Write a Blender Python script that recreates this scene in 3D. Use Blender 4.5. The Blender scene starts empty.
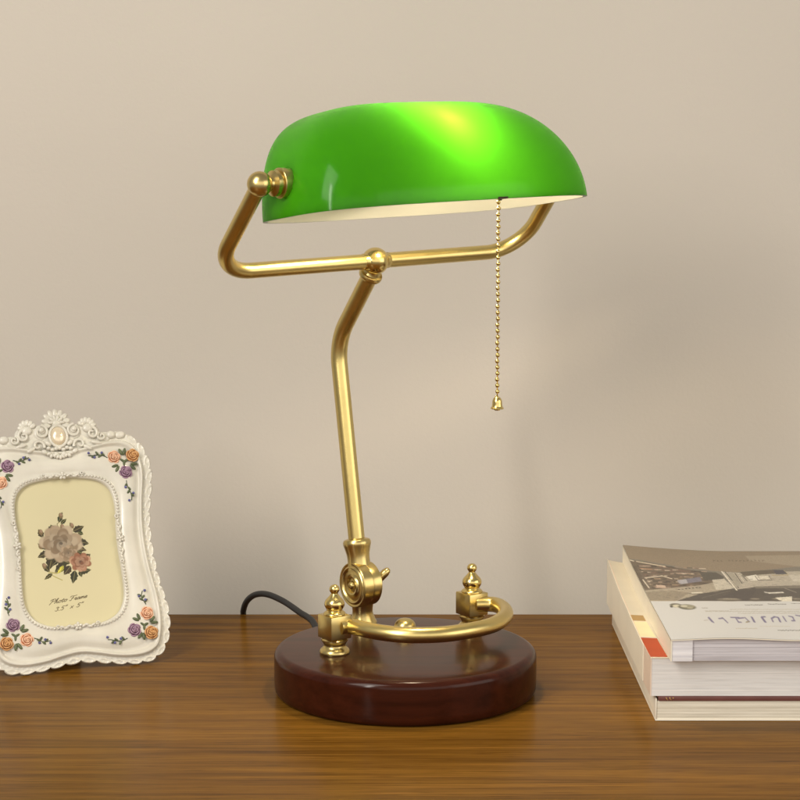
import bpy, bmesh, math, random
import numpy as np
from mathutils import Vector, Matrix

random.seed(7)
rng = np.random.default_rng(7)
SC = bpy.context.scene
COL = SC.collection
V = Vector
PI = math.pi

# ------------------------------------------------------------------ camera
F = 1920.0
PITCH = math.atan(247 / F)
CAM = V((-0.004, -1.4296, 0.4075))
cp, sp = math.cos(PITCH), math.sin(PITCH)


def hit(px, py, n, d):
    """where the line of sight through a measured photo point (800 px frame) meets the plane n.p = d"""
    a, b = (px - 400) / F, (400 - py) / F
    r = V((a, cp + b * sp, -sp + b * cp))
    n = V(n)
    return CAM + r * ((d - n.dot(CAM)) / n.dot(r))


def atz(px, py, z):
    return hit(px, py, (0, 0, 1), z)


def aty(px, py, y):
    return hit(px, py, (0, 1, 0), y)


cd = bpy.data.cameras.new('camera')
cam = bpy.data.objects.new('camera', cd)
COL.objects.link(cam)
cam.location = CAM
cam.rotation_euler = (PI / 2 - PITCH, 0, 0)
cd.sensor_width = 36
cd.lens = 36 * F / 800
cd.clip_start = 0.05
cd.clip_end = 50
SC.camera = cam

# ------------------------------------------------------------------ materials


def lin(c):
    return tuple(((x / 255) / 12.92 if x / 255 <= 0.04045 else ((x / 255 + 0.055) / 1.055) ** 2.4) for x in c)


def new_mat(name):
    m = bpy.data.materials.new(name)
    m.use_nodes = True
    return m, m.node_tree, m.node_tree.nodes['Principled BSDF']


def bump(nt, b, height, strength, dist):
    n = nt.nodes.new('ShaderNodeBump')
    n.inputs['Strength'].default_value = strength
    n.inputs['Distance'].default_value = dist
    nt.links.new(height, n.inputs['Height'])
    nt.links.new(n.outputs[0], b.inputs['Normal'])
    return n


def noise(nt, scale, detail=4, rough=0.5, coord='Object', mapping=None, dist=0.0):
    tc = nt.nodes.new('ShaderNodeTexCoord')
    n = nt.nodes.new('ShaderNodeTexNoise')
    n.inputs['Scale'].default_value = scale
    n.inputs['Detail'].default_value = detail
    n.inputs['Roughness'].default_value = rough
    n.inputs['Distortion'].default_value = dist
    src = tc.outputs[coord]
    if mapping:
        mp = nt.nodes.new('ShaderNodeMapping')
        mp.inputs['Scale'].default_value = mapping
        nt.links.new(src, mp.inputs[0])
        src = mp.outputs[0]
    nt.links.new(src, n.inputs['Vector'])
    return n


def ramp(nt, fac, stops):
    r = nt.nodes.new('ShaderNodeValToRGB')
    e = r.color_ramp.elements
    while len(e) < len(stops):
        e.new(0.5)
    for i, (p, c) in enumerate(stops):
        e[i].position = p
        e[i].color = (*c, 1)
    nt.links.new(fac, r.inputs[0])
    return r


def simple(name, col, rough=0.5, metallic=0.0, var=0.12, scale=60, coat=0.0, bmp=0.0):
    m, nt, b = new_mat(name)
    n = noise(nt, scale, 4)
    r = ramp(nt, n.outputs['Fac'], [(0.3, tuple(x * (1 - var) for x in col)), (0.7, tuple(min(1, x * (1 + var)) for x in col))])
    nt.links.new(r.outputs[0], b.inputs['Base Color'])
    b.inputs['Roughness'].default_value = rough
    b.inputs['Metallic'].default_value = metallic
    b.inputs['Coat Weight'].default_value = coat
    b.inputs['Coat Roughness'].default_value = 0.1
    if bmp:
        bump(nt, b, n.outputs['Fac'], bmp, 0.001)
    return m


def printed(name, rough=0.45, coat=0.0):
    m, nt, b = new_mat(name)
    a = nt.nodes.new('ShaderNodeVertexColor')
    a.layer_name = 'print'
    nt.links.new(a.outputs[0], b.inputs['Base Color'])
    b.inputs['Roughness'].default_value = rough
    b.inputs['Coat Weight'].default_value = coat
    b.inputs['Coat Roughness'].default_value = 0.15
    return m


def make_brass(name, col, rough, stretch=(60, 60, 900), rvar=0.1, bst=0.1):
    m, nt, b = new_mat(name)
    n = noise(nt, 4.0, 5, 0.6, 'Object', stretch)
    n2 = noise(nt, 55, 3, 0.6)
    r = ramp(nt, n2.outputs['Fac'], [(0.3, tuple(x * 0.9 for x in col)), (0.7, col)])
    nt.links.new(r.outputs[0], b.inputs['Base Color'])
    mr = nt.nodes.new('ShaderNodeMapRange')
    mr.inputs['To Min'].default_value = rough - rvar
    mr.inputs['To Max'].default_value = rough + rvar
    nt.links.new(n.outputs['Fac'], mr.inputs[0])
    nt.links.new(mr.outputs[0], b.inputs['Roughness'])
    b.inputs['Metallic'].default_value = 1
    bump(nt, b, n.outputs['Fac'], bst, 0.0003)
    return m


BRASS = make_brass('brushed_brass', (0.71, 0.56, 0.22), 0.30, rvar=0.06)
BRASS_TURNED = make_brass('turned_brass', (0.66, 0.515, 0.21), 0.28, (12, 12, 60), 0.015, 0.0)
BRASS_BRIGHT = make_brass('bright_brass', (0.75, 0.585, 0.23), 0.21, (12, 12, 12), 0.015, 0.0)
BLACK = simple('black_rubber', (0.012, 0.012, 0.013), 0.5, bmp=0.1)


def make_table():
    m, nt, b = new_mat('walnut_veneer')
    g1 = noise(nt, 1.0, 6, 0.62, 'Object', (3.5, 95, 95), 0.6)
    g2 = noise(nt, 1.0, 5, 0.6, 'Object', (7, 420, 420), 0.1)
    g3 = noise(nt, 1.0, 3, 0.5, 'Object', (1.0, 10, 10), 0.5)
    r1 = ramp(nt, g1.outputs['Fac'], [(0.26, (0.100, 0.044, 0.0068)), (0.5, (0.185, 0.086, 0.0120)), (0.76, (0.300, 0.143, 0.0200))])
    r3 = ramp(nt, g3.outputs['Fac'], [(0.3, (0.72, 0.68, 0.66)), (0.7, (1.12, 1.1, 1.05))])
    r2 = ramp(nt, g2.outputs['Fac'], [(0.34, (0.70, 0.68, 0.66)), (0.52, (1.0, 1.0, 1.0)), (0.75, (1.12, 1.1, 1.06))])
    mx = nt.nodes.new('ShaderNodeMix')
    mx.data_type = 'RGBA'
    mx.blend_type = 'MULTIPLY'
    mx.inputs[0].default_value = 0.85
    nt.links.new(r1.outputs[0], mx.inputs[6])
    nt.links.new(r2.outputs[0], mx.inputs[7])
    mx2 = nt.nodes.new('ShaderNodeMix')
    mx2.data_type = 'RGBA'
    mx2.blend_type = 'MULTIPLY'
    mx2.inputs[0].default_value = 1.0
    nt.links.new(mx.outputs[2], mx2.inputs[6])
    nt.links.new(r3.outputs[0], mx2.inputs[7])
    g4 = noise(nt, 1.0, 3, 0.6, 'Object', (26, 760, 760), 0.0)
    r4 = ramp(nt, g4.outputs['Fac'], [(0.33, (0.48, 0.45, 0.42)), (0.45, (1.0, 1.0, 1.0))])
    mx3 = nt.nodes.new('ShaderNodeMix')
    mx3.data_type = 'RGBA'
    mx3.blend_type = 'MULTIPLY'
    mx3.inputs[0].default_value = 0.8
    nt.links.new(mx2.outputs[2], mx3.inputs[6])
    nt.links.new(r4.outputs[0], mx3.inputs[7])
    nt.links.new(mx3.outputs[2], b.inputs['Base Color'])
    mr = nt.nodes.new('ShaderNodeMapRange')
    mr.inputs['To Min'].default_value = 0.20
    mr.inputs['To Max'].default_value = 0.30
    nt.links.new(g1.outputs['Fac'], mr.inputs[0])
    nt.links.new(mr.outputs[0], b.inputs['Coat Roughness'])
    b.inputs['Specular IOR Level'].default_value = 0.0
    b.inputs['Coat Weight'].default_value = 0.33
    b.inputs['Coat Roughness'].default_value = 0.2
    bump(nt, b, g2.outputs['Fac'], 0.10, 0.0004)
    return m


TABLE = make_table()


def make_mahogany():
    m, nt, b = new_mat('dark_mahogany')
    g1 = noise(nt, 1.0, 6, 0.6, 'Object', (8, 130, 130), 0.3)
    r1 = ramp(nt, g1.outputs['Fac'], [(0.3, (0.026, 0.0056, 0.0024)), (0.7, (0.048, 0.0105, 0.0044))])
    nt.links.new(r1.outputs[0], b.inputs['Base Color'])
    b.inputs['Roughness'].default_value = 0.3
    b.inputs['Specular IOR Level'].default_value = 0.03
    b.inputs['Coat Weight'].default_value = 0.42
    b.inputs['Coat IOR'].default_value = 1.40
    b.inputs['Coat Roughness'].default_value = 0.13
    n2 = noise(nt, 45, 2)
    bump(nt, b, n2.outputs['Fac'], 0.06, 0.001)
    return m


MAHOGANY = make_mahogany()


def make_wall():
    m, nt, b = new_mat('beige_paint')
    n = noise(nt, 3.0, 3)
    r = ramp(nt, n.outputs['Fac'], [(0.3, (0.565, 0.515, 0.445)), (0.7, (0.59, 0.535, 0.465))])
    nt.links.new(r.outputs[0], b.inputs['Base Color'])
    b.inputs['Roughness'].default_value = 0.75
    n2 = noise(nt, 260, 4, 0.6)
    bump(nt, b, n2.outputs['Fac'], 0.22, 0.001)
    return m


WALL = make_wall()


def make_glass(name, diff, trans, fac, coat):
    m, nt, b = new_mat(name)
    b.inputs['Base Color'].default_value = (*diff, 1)
    b.inputs['Roughness'].default_value = 0.25
    b.inputs['Specular IOR Level'].default_value = 0.04
    b.inputs['Coat Weight'].default_value = coat
    b.inputs['Coat Roughness'].default_value = 0.13
    t = nt.nodes.new('ShaderNodeBsdfTranslucent')
    n = noise(nt, 14, 3)
    r = ramp(nt, n.outputs['Fac'], [(0.3, tuple(x * 0.94 for x in trans)), (0.7, trans)])
    nt.links.new(r.outputs[0], t.inputs[0])
    mx = nt.nodes.new('ShaderNodeMixShader')
    mx.inputs[0].default_value = fac
    nt.links.new(b.outputs[0], mx.inputs[1])
    nt.links.new(t.outputs[0], mx.inputs[2])
    nt.links.new(mx.outputs[0], nt.nodes['Material Output'].inputs[0])
    return m


GLASS_GREEN = make_glass('green_cased_glass', (0.002, 0.035, 0.0008), (0.104, 0.62, 0.018), 0.49, 0.38)
GLASS_WHITE = make_glass('white_opal_glass', (0.36, 0.35, 0.325), (0.90, 0.90, 0.84), 0.30, 0.1)
GLASS_RIM = simple('ground_glass_rim', (0.05, 0.12, 0.03), 0.3)


def make_bulb():
    m, nt, b = new_mat('lit_bulb')
    b.inputs['Base Color'].default_value = (0.9, 0.88, 0.8, 1)
    b.inputs['Emission Color'].default_value = (1.0, 0.82, 0.56, 1)
    b.inputs['Emission Strength'].default_value = BULB
    return m


BULB = 145.0
BULB_MAT = make_bulb()

# ------------------------------------------------------------------ helpers


def tag(o, label=None, cat=None, group=None, kind=None):
    for k, v in (('label', label), ('category', cat), ('group', group), ('kind', kind)):
        if v:
            o[k] = v
    return o


def empty(name, loc, label, cat):
    o = bpy.data.objects.new(name, None)
    o.empty_display_size = 0.02
    COL.objects.link(o)
    o.location = loc
    tag(o, label, cat)
    return o


def obj(name, bm, mat, parent=None, smooth=True, auto=None):
    me = bpy.data.meshes.new(name)
    bmesh.ops.recalc_face_normals(bm, faces=bm.faces)
    bm.to_mesh(me)
    bm.free()
    for m in (mat if isinstance(mat, (list, tuple)) else [mat]):
        me.materials.append(m)
    if smooth:
        me.polygons.foreach_set('use_smooth', [True] * len(me.polygons))
        if auto:
            me.set_sharp_from_angle(angle=math.radians(auto))
    o = bpy.data.objects.new(name, me)
    COL.objects.link(o)
    if parent is not None:
        o.parent = parent
        if parent.parent is None:
            o.matrix_parent_inverse = Matrix.Translation(-parent.location)
    return o


def basis(axis):
    z = V(axis).normalized()
    x = z.orthogonal().normalized()
    return x, z.cross(x), z


def lathe(bm, origin, axis, prof, seg=40, mi=0):
    """prof: (radius, height along axis) list"""
    o = V(origin)
    x, y, z = basis(axis)
    rings = []
    for r, h in prof:
        if r < 1e-6:
            rings.append([bm.verts.new(o + z * h)])
        else:
            rings.append([bm.verts.new(o + z * h + (x * math.cos(2 * PI * i / seg) + y * math.sin(2 * PI * i / seg)) * r) for i in range(seg)])
    for a, b in zip(rings, rings[1:]):
        for i in range(seg):
            j = (i + 1) % seg
            q = [a[0]] if len(a) == 1 else [a[i], a[j]]
            q += [b[0]] if len(b) == 1 else [b[j], b[i]]
            if len(q) > 2:
                f = bm.faces.new(q)
                f.material_index = mi
    for rg, flip in ((rings[0], True), (rings[-1], False)):
        if len(rg) > 1:
            f = bm.faces.new(rg[::-1] if flip else rg)
            f.material_index = mi
    return bm


def smooth_prof(pts, n=5):
    """Catmull-Rom through profile points"""
    out = []
    P = [pts[0]] + list(pts) + [pts[-1]]
    for i in range(1, len(P) - 2):
        p0, p1, p2, p3 = P[i - 1], P[i], P[i + 1], P[i + 2]
        for k in range(n):
            t = k / n
            out.append(tuple(0.5 * ((2 * p1[c]) + (-p0[c] + p2[c]) * t + (2 * p0[c] - 5 * p1[c] + 4 * p2[c] - p3[c]) * t * t + (-p0[c] + 3 * p1[c] - 3 * p2[c] + p3[c]) * t ** 3) for c in range(len(p1))))
    out.append(tuple(pts[-1]))
    return out


def spline(pts, n=8):
    return [V(p) for p in smooth_prof([tuple(p) for p in pts], n)]


def fillet(pts, rad, n=10):
    pts = [V(p) for p in pts]
    out = [pts[0]]
    for i in range(1, len(pts) - 1):
        a, b, c = pts[i - 1], pts[i], pts[i + 1]
        d1, d2 = (a - b).normalized(), (c - b).normalized()
        ang = d1.angle(d2)
        t = rad / math.tan(ang / 2)
        p, q = b + d1 * t, b + d2 * t
        cen = b + (d1 + d2).normalized() * (rad / math.sin(ang / 2))
        for k in range(n + 1):
            w = (p - cen).normalized().slerp((q - cen).normalized(), k / n)
            out.append(cen + w * rad)
    out.append(pts[-1])
    return out


def tube(bm, pts, rad, seg=16, closed_ends=True, mi=0, radii=None):
    pts = [V(p) for p in pts]
    rings = []
    t = (pts[1] - pts[0]).normalized()
    x = t.orthogonal().normalized()
    for i, p in enumerate(pts):
        t = (pts[min(i + 1, len(pts) - 1)] - pts[max(i - 1, 0)]).normalized()
        x = (x - t * x.dot(t)).normalized()
        y = t.cross(x)
        r = radii[i] if radii else rad
        rings.append([bm.verts.new(p + (x * math.cos(2 * PI * k / seg) + y * math.sin(2 * PI * k / seg)) * r) for k in range(seg)])
    for a, b in zip(rings, rings[1:]):
        for i in range(seg):
            j = (i + 1) % seg
            f = bm.faces.new((a[i], a[j], b[j], b[i]))
            f.material_index = mi
    if closed_ends:
        bm.faces.new(rings[0][::-1]).material_index = mi
        bm.faces.new(rings[-1]).material_index = mi
    return bm


def sphere(bm, c, r, mat3=None, u=20, v=12, mi=0):
    M = Matrix.Translation(V(c))
    if mat3 is not None:
        M = M @ mat3.to_4x4()
    else:
        M = M @ Matrix.Scale(r, 4)
    res = bmesh.ops.create_uvsphere(bm, u_segments=u, v_segments=v, radius=1.0, matrix=M)
    for f in {f for vv in res['verts'] for f in vv.link_faces}:
        f.material_index = mi
    return bm


def box(bm, c, half, ax=(1, 0, 0), ay=(0, 1, 0), az=(0, 0, 1), bevel=0.0, seg=2, mi=0):
    c = V(c)
    ax, ay, az = V(ax), V(ay), V(az)
    b2 = bmesh.new()
    vs = [b2.verts.new(c + ax * half[0] * i + ay * half[1] * j + az * half[2] * k) for k in (-1, 1) for j in (-1, 1) for i in (-1, 1)]
    for q in ((0, 2, 3, 1), (4, 5, 7, 6), (0, 1, 5, 4), (2, 6, 7, 3), (0, 4, 6, 2), (1, 3, 7, 5)):
        b2.faces.new([vs[i] for i in q])
    bmesh.ops.recalc_face_normals(b2, faces=b2.faces)
    if bevel:
        bmesh.ops.bevel(b2, geom=b2.edges[:], offset=bevel, segments=seg, affect='EDGES', profile=0.5)
    mp = {}
    for v in b2.verts:
        mp[v] = bm.verts.new(v.co)
    for f in b2.faces:
        bm.faces.new([mp[v] for v in f.verts]).material_index = mi
    b2.free()
    return bm


# a little painter for printed paper: colours are ink on the sheet
class Canvas:
    def __init__(s, x0, x1, y0, y1, nx, ny, base):
        s.xs = np.linspace(x0, x1, nx)
        s.ys = np.linspace(y0, y1, ny)
        s.X, s.Y = np.meshgrid(s.xs, s.ys)
        s.C = np.empty((ny, nx, 3))
        s.C[:] = lin(base)

    def _win(s, x0, x1, y0, y1):
        i0, i1 = np.searchsorted(s.xs, (x0, x1))
        j0, j1 = np.searchsorted(s.ys, (y0, y1))
        return slice(max(j0 - 1, 0), j1 + 1), slice(max(i0 - 1, 0), i1 + 1)

    def _mix(s, w, mask, col, a=1.0):
        c = s.C[w]
        m = (mask * a)[..., None]
        s.C[w] = c * (1 - m) + np.array(lin(col)) * m

    def poly(s, pts, col, a=1.0):
        px = [p[0] for p in pts]
        py = [p[1] for p in pts]
        w = s._win(min(px), max(px), min(py), max(py))
        X, Y = s.X[w], s.Y[w]
        ins = np.zeros(X.shape, bool)
        n = len(pts)
        for i in range(n):
            x1, y1 = pts[i]
            x2, y2 = pts[(i + 1) % n]
            if y1 == y2:
                continue
            c = ((y1 > Y) != (y2 > Y)) & (X < (x2 - x1) * (Y - y1) / (y2 - y1) + x1)
            ins ^= c
        s._mix(w, ins.astype(float), col, a)

    def ell(s, x, y, rx, ry, col, a=1.0, rot=0.0, soft=0.15):
        R = max(rx, ry) * 1.3
        w = s._win(x - R, x + R, y - R, y + R)
        dx, dy = s.X[w] - x, s.Y[w] - y
        c, q = math.cos(rot), math.sin(rot)
        d = np.hypot((dx * c + dy * q) / rx, (-dx * q + dy * c) / ry)
        s._mix(w, np.clip((1 + soft / 2 - d) / soft, 0, 1), col, a)

    def line(s, pts, wd, col, a=1.0, wy=None):
        wy = wy or wd
        for (x1, y1), (x2, y2) in zip(pts, pts[1:]):
            w = s._win(min(x1, x2) - wd * 2, max(x1, x2) + wd * 2, min(y1, y2) - wy * 2, max(y1, y2) + wy * 2)
            X, Y = s.X[w] / wd, s.Y[w] / wy
            ax, ay, bx, by = x1 / wd, y1 / wy, x2 / wd, y2 / wy
            L = (bx - ax) ** 2 + (by - ay) ** 2 + 1e-12
            t = np.clip(((X - ax) * (bx - ax) + (Y - ay) * (by - ay)) / L, 0, 1)
            d = np.hypot(X - ax - t * (bx - ax), Y - ay - t * (by - ay))
            s._mix(w, np.clip((0.75 - d) / 0.5, 0, 1), col, a)

    def mesh(s, name, pos, mat, parent):
        """pos(X,Y) -> (...,3) points of the printed side"""
        ny, nx = s.X.shape
        P = pos(s.X, s.Y).reshape(-1, 3)
        idx = np.arange(nx * ny).reshape(ny, nx)
        q = np.stack([idx[:-1, :-1], idx[:-1, 1:], idx[1:, 1:], idx[1:, :-1]], -1).reshape(-1, 4)
        me = bpy.data.meshes.new(name)
        me.vertices.add(len(P))
        me.vertices.foreach_set('co', P.ravel())
        me.loops.add(q.size)
        me.loops.foreach_set('vertex_index', q.ravel().astype(np.int32))
        me.polygons.add(len(q))
        me.polygons.foreach_set('loop_start', np.arange(0, q.size, 4, dtype=np.int32))
        me.polygons.foreach_set('loop_total', np.full(len(q), 4, np.int32))
        me.update(calc_edges=True)
        at = me.color_attributes.new('print', 'FLOAT_COLOR', 'POINT')
        at.data.foreach_set('color', np.concatenate([s.C.reshape(-1, 3), np.ones((nx * ny, 1))], 1).ravel())
        me.polygons.foreach_set('use_smooth', [True] * len(q))
        me.materials.append(mat)
        o = bpy.data.objects.new(name, me)
        COL.objects.link(o)
        o.parent = parent
        o.matrix_parent_inverse = Matrix.Translation(-parent.location)
        return o


# ------------------------------------------------------------------ setting
bm = bmesh.new()
box(bm, (0, -0.30, -0.0175), (1.3, 0.5433, 0.0175), bevel=0.0015, seg=3)
tag(obj('table_top', bm, TABLE, auto=40), kind='structure')
bm = bmesh.new()
box(bm, (0, 0.40, 0.35), (2.2, 0.03, 1.25))
tag(obj('wall', bm, WALL, smooth=False), kind='structure')

# ------------------------------------------------------------------ lamp
psi = 0.6285
u0 = V((math.cos(psi), math.sin(psi), 0))
n0 = V((math.sin(psi), -math.cos(psi), 0))
ZZ = V((0, 0, 1))
HB = 0.0335
lamp = empty('desk_lamp', (0, 0, 0), 'lit brass desk lamp with long green glass shade and round dark wooden base', 'desk lamp')

# base
bm = bmesh.new()
prof = [(0.0, 0.0008), (0.0975, 0.0008), (0.0986, 0.0016), (0.0996, 0.0035), (0.0999, 0.008), (0.1, 0.018)]
prof += [(0.1 - 0.0062 * (1 - math.cos(t)), 0.0273 + 0.0062 * math.sin(t)) for t in np.linspace(0, PI / 2, 9)]
prof += [(0.05, HB), (0.0, HB)]
lathe(bm, (0, 0, 0), ZZ, prof, 128)
base = obj('base', bm, MAHOGANY, lamp, auto=50)

# hinge ------------------------------------------------
piv = aty(361, 584.0, 0.07)
RH = 0.0181
bm = bmesh.new()
o = piv - u0 * 0.0092
pr = [(0, -0.0022), (0.0022, -0.0018), (0.0034, -0.0004), (0.0036, 0.0010), (0.0056, 0.0012), (0.0062, -0.0002), (0.0076, -0.0006), (0.0084, 0.0008),
      (0.0100, 0.0016), (0.0124, 0.0016), (0.0131, 0.0003), (0.0140, -0.0002), (0.0150, 0.0002), (0.0156, 0.0010), (0.0166, 0.0004), (RH - 0.0006, 0.0004), (RH, 0.0012), (RH, 0.0090), (RH - 0.0005, 0.0096), (0.0, 0.0096)]
lathe(bm, o, u0, pr, 64)
hinge = obj('hinge_disc', bm, BRASS_TURNED, lamp, auto=35)
bm = bmesh.new()
lathe(bm, piv + u0 * 0.0006, u0, [(0.0, 0), (RH - 0.0012, 0), (RH - 0.0008, 0.0006), (RH - 0.0008, 0.0080), (RH - 0.002, 0.0090), (0.007, 0.0092), (0.0062, 0.0110), (0.0, 0.0110)], 64)
obj('hinge_plate', bm, BRASS_TURNED, hinge, auto=35)
bm = bmesh.new()
wn = piv + u0 * 0.0116
lathe(bm, wn, u0, smooth_prof([(0.0, 0), (0.0048, 0), (0.0044, 0.004), (0.0030, 0.0075), (0.0, 0.008)], 3), 20)
wdir = (u0 * 0.50 + ZZ * 0.55 + n0 * 0.25).normalized()
side = wdir.cross(u0).normalized()
th = side.cross(wdir).normalized()
for sgn, ln in ((1, 0.0145), (-1, 0.007)):
    w0 = wn + u0 * 0.0035
    d = wdir * sgn if sgn > 0 else (u0 * 0.2 - ZZ * 0.7 - n0 * 0.2).normalized()
    pts = [w0 + d * ln * t for t in (0, 0.35, 0.7, 0.9, 1.0)]
    tube(bm, pts, 0.002, 12, radii=[0.0026, 0.0034, 0.0034, 0.0026, 0.0012])
obj('wing_nut', bm, BRASS_TURNED, hinge, auto=40)

# neck under the hinge
foot = atz(363, 623.5, HB)
bm = bmesh.new()
pr = smooth_prof([(0.0112, 0.0), (0.0112, 0.0016), (0.0098, 0.0045), (0.0082, 0.010), (0.0086, 0.0155), (0.0098, piv.z - HB - 0.012)], 4)
lathe(bm, foot, (piv - V((0, 0, piv.z - HB)) - foot) * 0.9 + ZZ * 0.05, pr, 40)
obj('neck', bm, BRASS_TURNED, lamp, auto=40)

# arm ---------------------------------------------------
du0 = u0.dot(piv)


def onp(px, py):
    return hit(px, py, u0, du0)


A0, A1, A2 = onp(357.2, 545), onp(337.2, 341), onp(370.5, 275)
dlow = (A1 - A0).normalized()
bm = bmesh.new()
tube(bm, fillet([A0 - dlow * 0.004, A1, A2], 0.042, 18), 0.0066, 28)
obj('arm', bm, BRASS, lamp, auto=50)
bm = bmesh.new()
pr = smooth_prof([(0.0095, -0.0150), (0.0090, -0.009), (0.0092, -0.003), (0.0107, 0.0035)], 4) + [(0.0112, 0.0050), (0.0112, 0.0072), (0.0102, 0.0090), (0.0072, 0.0100)]
lathe(bm, A0 - dlow * 0.0045, dlow, pr, 40)
obj('arm_collar', bm, BRASS_TURNED, lamp, auto=35)

# yoke --------------------------------------------------
rho, thy, RY, AY, tau, wS, shear = 0.0299, 0.7992, 0.094, 0.144, 0.1268, 0.0243, 0.321
uy = u0 * math.cos(rho) + ZZ * math.sin(rho)
zy = u0 * (-math.sin(rho)) + ZZ * math.cos(rho)
CJ = onp(375.3, 261)
AYR = AY - 0.009
vy = zy * math.cos(thy) + n0 * math.sin(thy)
PC = CJ + vy * RY
up = zy * math.cos(tau) - n0 * math.sin(tau)
fr = n0 * math.cos(tau) + zy * math.sin(tau)
SS = PC - up * wS

dup_ = (A2 - A1).normalized()
bm = bmesh.new()
lathe(bm, A2, dup_, [(0.0068, -0.0020), (0.0088, -0.0018), (0.0094, -0.0006), (0.0094, 0.0012), (0.0088, 0.0024), (0.0070, 0.0030), (0.0055, 0.0052), (0.0052, 0.012)], 36)
obj('joint_collar', bm, BRASS_TURNED, lamp, auto=35)
bm = bmesh.new()
sphere(bm, CJ, 0.0106, None, 40, 26)
lathe(bm, CJ - uy * 0.0118, uy, [(0.0060, 0), (0.0063, 0.0004), (0.0063, 0.0232), (0.0060, 0.0236)], 30)
obj('ball_joint', bm, BRASS_BRIGHT, lamp, auto=40)

bm = bmesh.new()
path = fillet([PC - uy * AY, CJ - uy * AY, CJ + uy * AY, PC + uy * AYR], 0.031, 16)
tube(bm, path, 0.0059, 28)
yoke = obj('yoke', bm, BRASS, lamp, auto=50)

# shade -------------------------------------------------
SA, SB, SH, SM, SK, SK2 = 0.1263, 0.0665, 0.0799, 3.4988, 4.3394, 1.8615
NA, NB = 160, 72


def spw(x, e):
    return math.copysign(abs(x) ** e, x)


def shade_pt(al, be, inset):
    e = 2 / SM
    rr = math.cos(be) ** (2 / SK) if be < PI / 2 - 1e-9 else 0.0
    zz = math.sin(be) ** (2 / SK2)
    h = SH - inset
    p = rr * spw(math.cos(al), e) * (SA - inset)
    r = zz * h
    q = rr * spw(math.sin(al), e) * (SB - inset) - shear * r * (r / SH)
    return SS + uy * p + fr * q + up * r


bm = bmesh.new()
shells = []
for inset in (0.0, 0.0028):
    rings = []
    for j in range(NB + 1):
        t = j / NB
        be = (PI / 2) * (1 - (1 - t) ** 2.4) if t < 1 else PI / 2
        if j == NB:
            rings.append([bm.verts.new(shade_pt(0, PI / 2, inset))])
        else:
            rings.append([bm.verts.new(shade_pt(2 * PI * i / NA, be, inset)) for i in range(NA)])
    shells.append(rings)
    for a, b in zip(rings, rings[1:]):
        for i in range(NA):
            k = (i + 1) % NA
            f = bm.faces.new((a[i], a[k], b[k], b[i]) if len(b) > 1 else (a[i], a[k], b[0]))
            f.material_index = 0 if inset == 0 else 1
for i in range(NA):
    k = (i + 1) % NA
    bm.faces.new((shells[0][0][i], shells[1][0][i], shells[1][0][k], shells[0][0][k])).material_index = 2
shade = obj('shade', bm, [GLASS_GREEN, GLASS_WHITE, GLASS_RIM], lamp, auto=60)

# shade pivots: ball, stem and flange at both ends
for s in (-1, 1):
    bm = bmesh.new()
    ax = uy * (-s)
    o = PC + uy * (-AY if s < 0 else AYR)
    sphere(bm, o, 0.0090, None, 32, 20)
    obj('pivot_ball', bm, BRASS_TURNED, lamp)
    bm = bmesh.new()
    lathe(bm, o, ax, [(0.0052, 0.006), (0.0056, 0.0088), (0.0078, 0.0100), (0.0092, 0.0106), (0.0092, 0.0136), (0.0084, 0.0142), (0.0084, 0.0150), (0.0104, 0.0153), (0.0108, 0.0158), (0.0108, 0.0200), (0.0102, 0.0204), (0.0102, 0.030)], 40)
    obj('pivot_flange', bm, BRASS_TURNED, lamp, auto=30)

# lit bulb on its socket inside the shade
bc = PC - uy * 0.000 + up * 0.0230 + fr * 0.020
bm = bmesh.new()
lathe(bm, bc, fr, smooth_prof([(0.0, 0.019), (0.008, 0.0178), (0.0146, 0.012), (0.017, 0.003), (0.0162, -0.008), (0.0130, -0.020), (0.0115, -0.030)], 4), 28)
obj('bulb', bm, BULB_MAT, lamp)
bm = bmesh.new()
lathe(bm, bc, fr, [(0.0, -0.0295), (0.0145, -0.030), (0.0160, -0.032), (0.0160, -0.050), (0.012, -0.054), (0.0, -0.0545)], 28)
tube(bm, [bc - fr * 0.046, PC - fr * 0.046 - up * 0.004, PC - uy * 0.112], 0.004, 10)
obj('bulb_socket', bm, BRASS, lamp, auto=35)

# pull chain
rim = [shade_pt(2 * PI * i / 400, 0, 0.0014) for i in range(200)]


def pxof(p):
    d = p - CAM
    return 400 + F * d.x / (d.y * cp - d.z * sp), 400 - F * (d.z * cp + d.y * sp) / (d.y * cp - d.z * sp)


ch0 = min(rim, key=lambda p: abs(pxof(p)[0] - 502.3))
ch0 = ch0 + fr * -0.004
bm = bmesh.new()
box(bm, ch0 + fr * 0.0040 + up * 0.0006, (0.0048, 0.0018, 0.0008), uy, fr, up, 0.0006)
tube(bm, [ch0 + fr * 0.003, ch0 - fr * 0.012 + up * 0.004, bc - fr * 0.0 - uy * 0.03], 0.0012, 8)
obj('chain_guide', bm, simple('dark_metal', (0.06, 0.05, 0.03), 0.35, 1.0), lamp, auto=40)
zb = aty(496, 397.5, ch0.y).z
bm = bmesh.new()
nb = int((ch0.z - zb) / 0.0043)
for i in range(nb):
    z = ch0.z - 0.002 - i * (ch0.z - 0.002 - zb) / (nb - 1)
    sphere(bm, (ch0.x + 0.0002 * math.sin(i * 2.1), ch0.y, z), 0.00165, None, 10, 7)
tube(bm, [(ch0.x, ch0.y, ch0.z + 0.002), (ch0.x, ch0.y, zb)], 0.00045, 6)
chain = obj('pull_chain', bm, BRASS_BRIGHT, lamp)
bm = bmesh.new()
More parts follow.
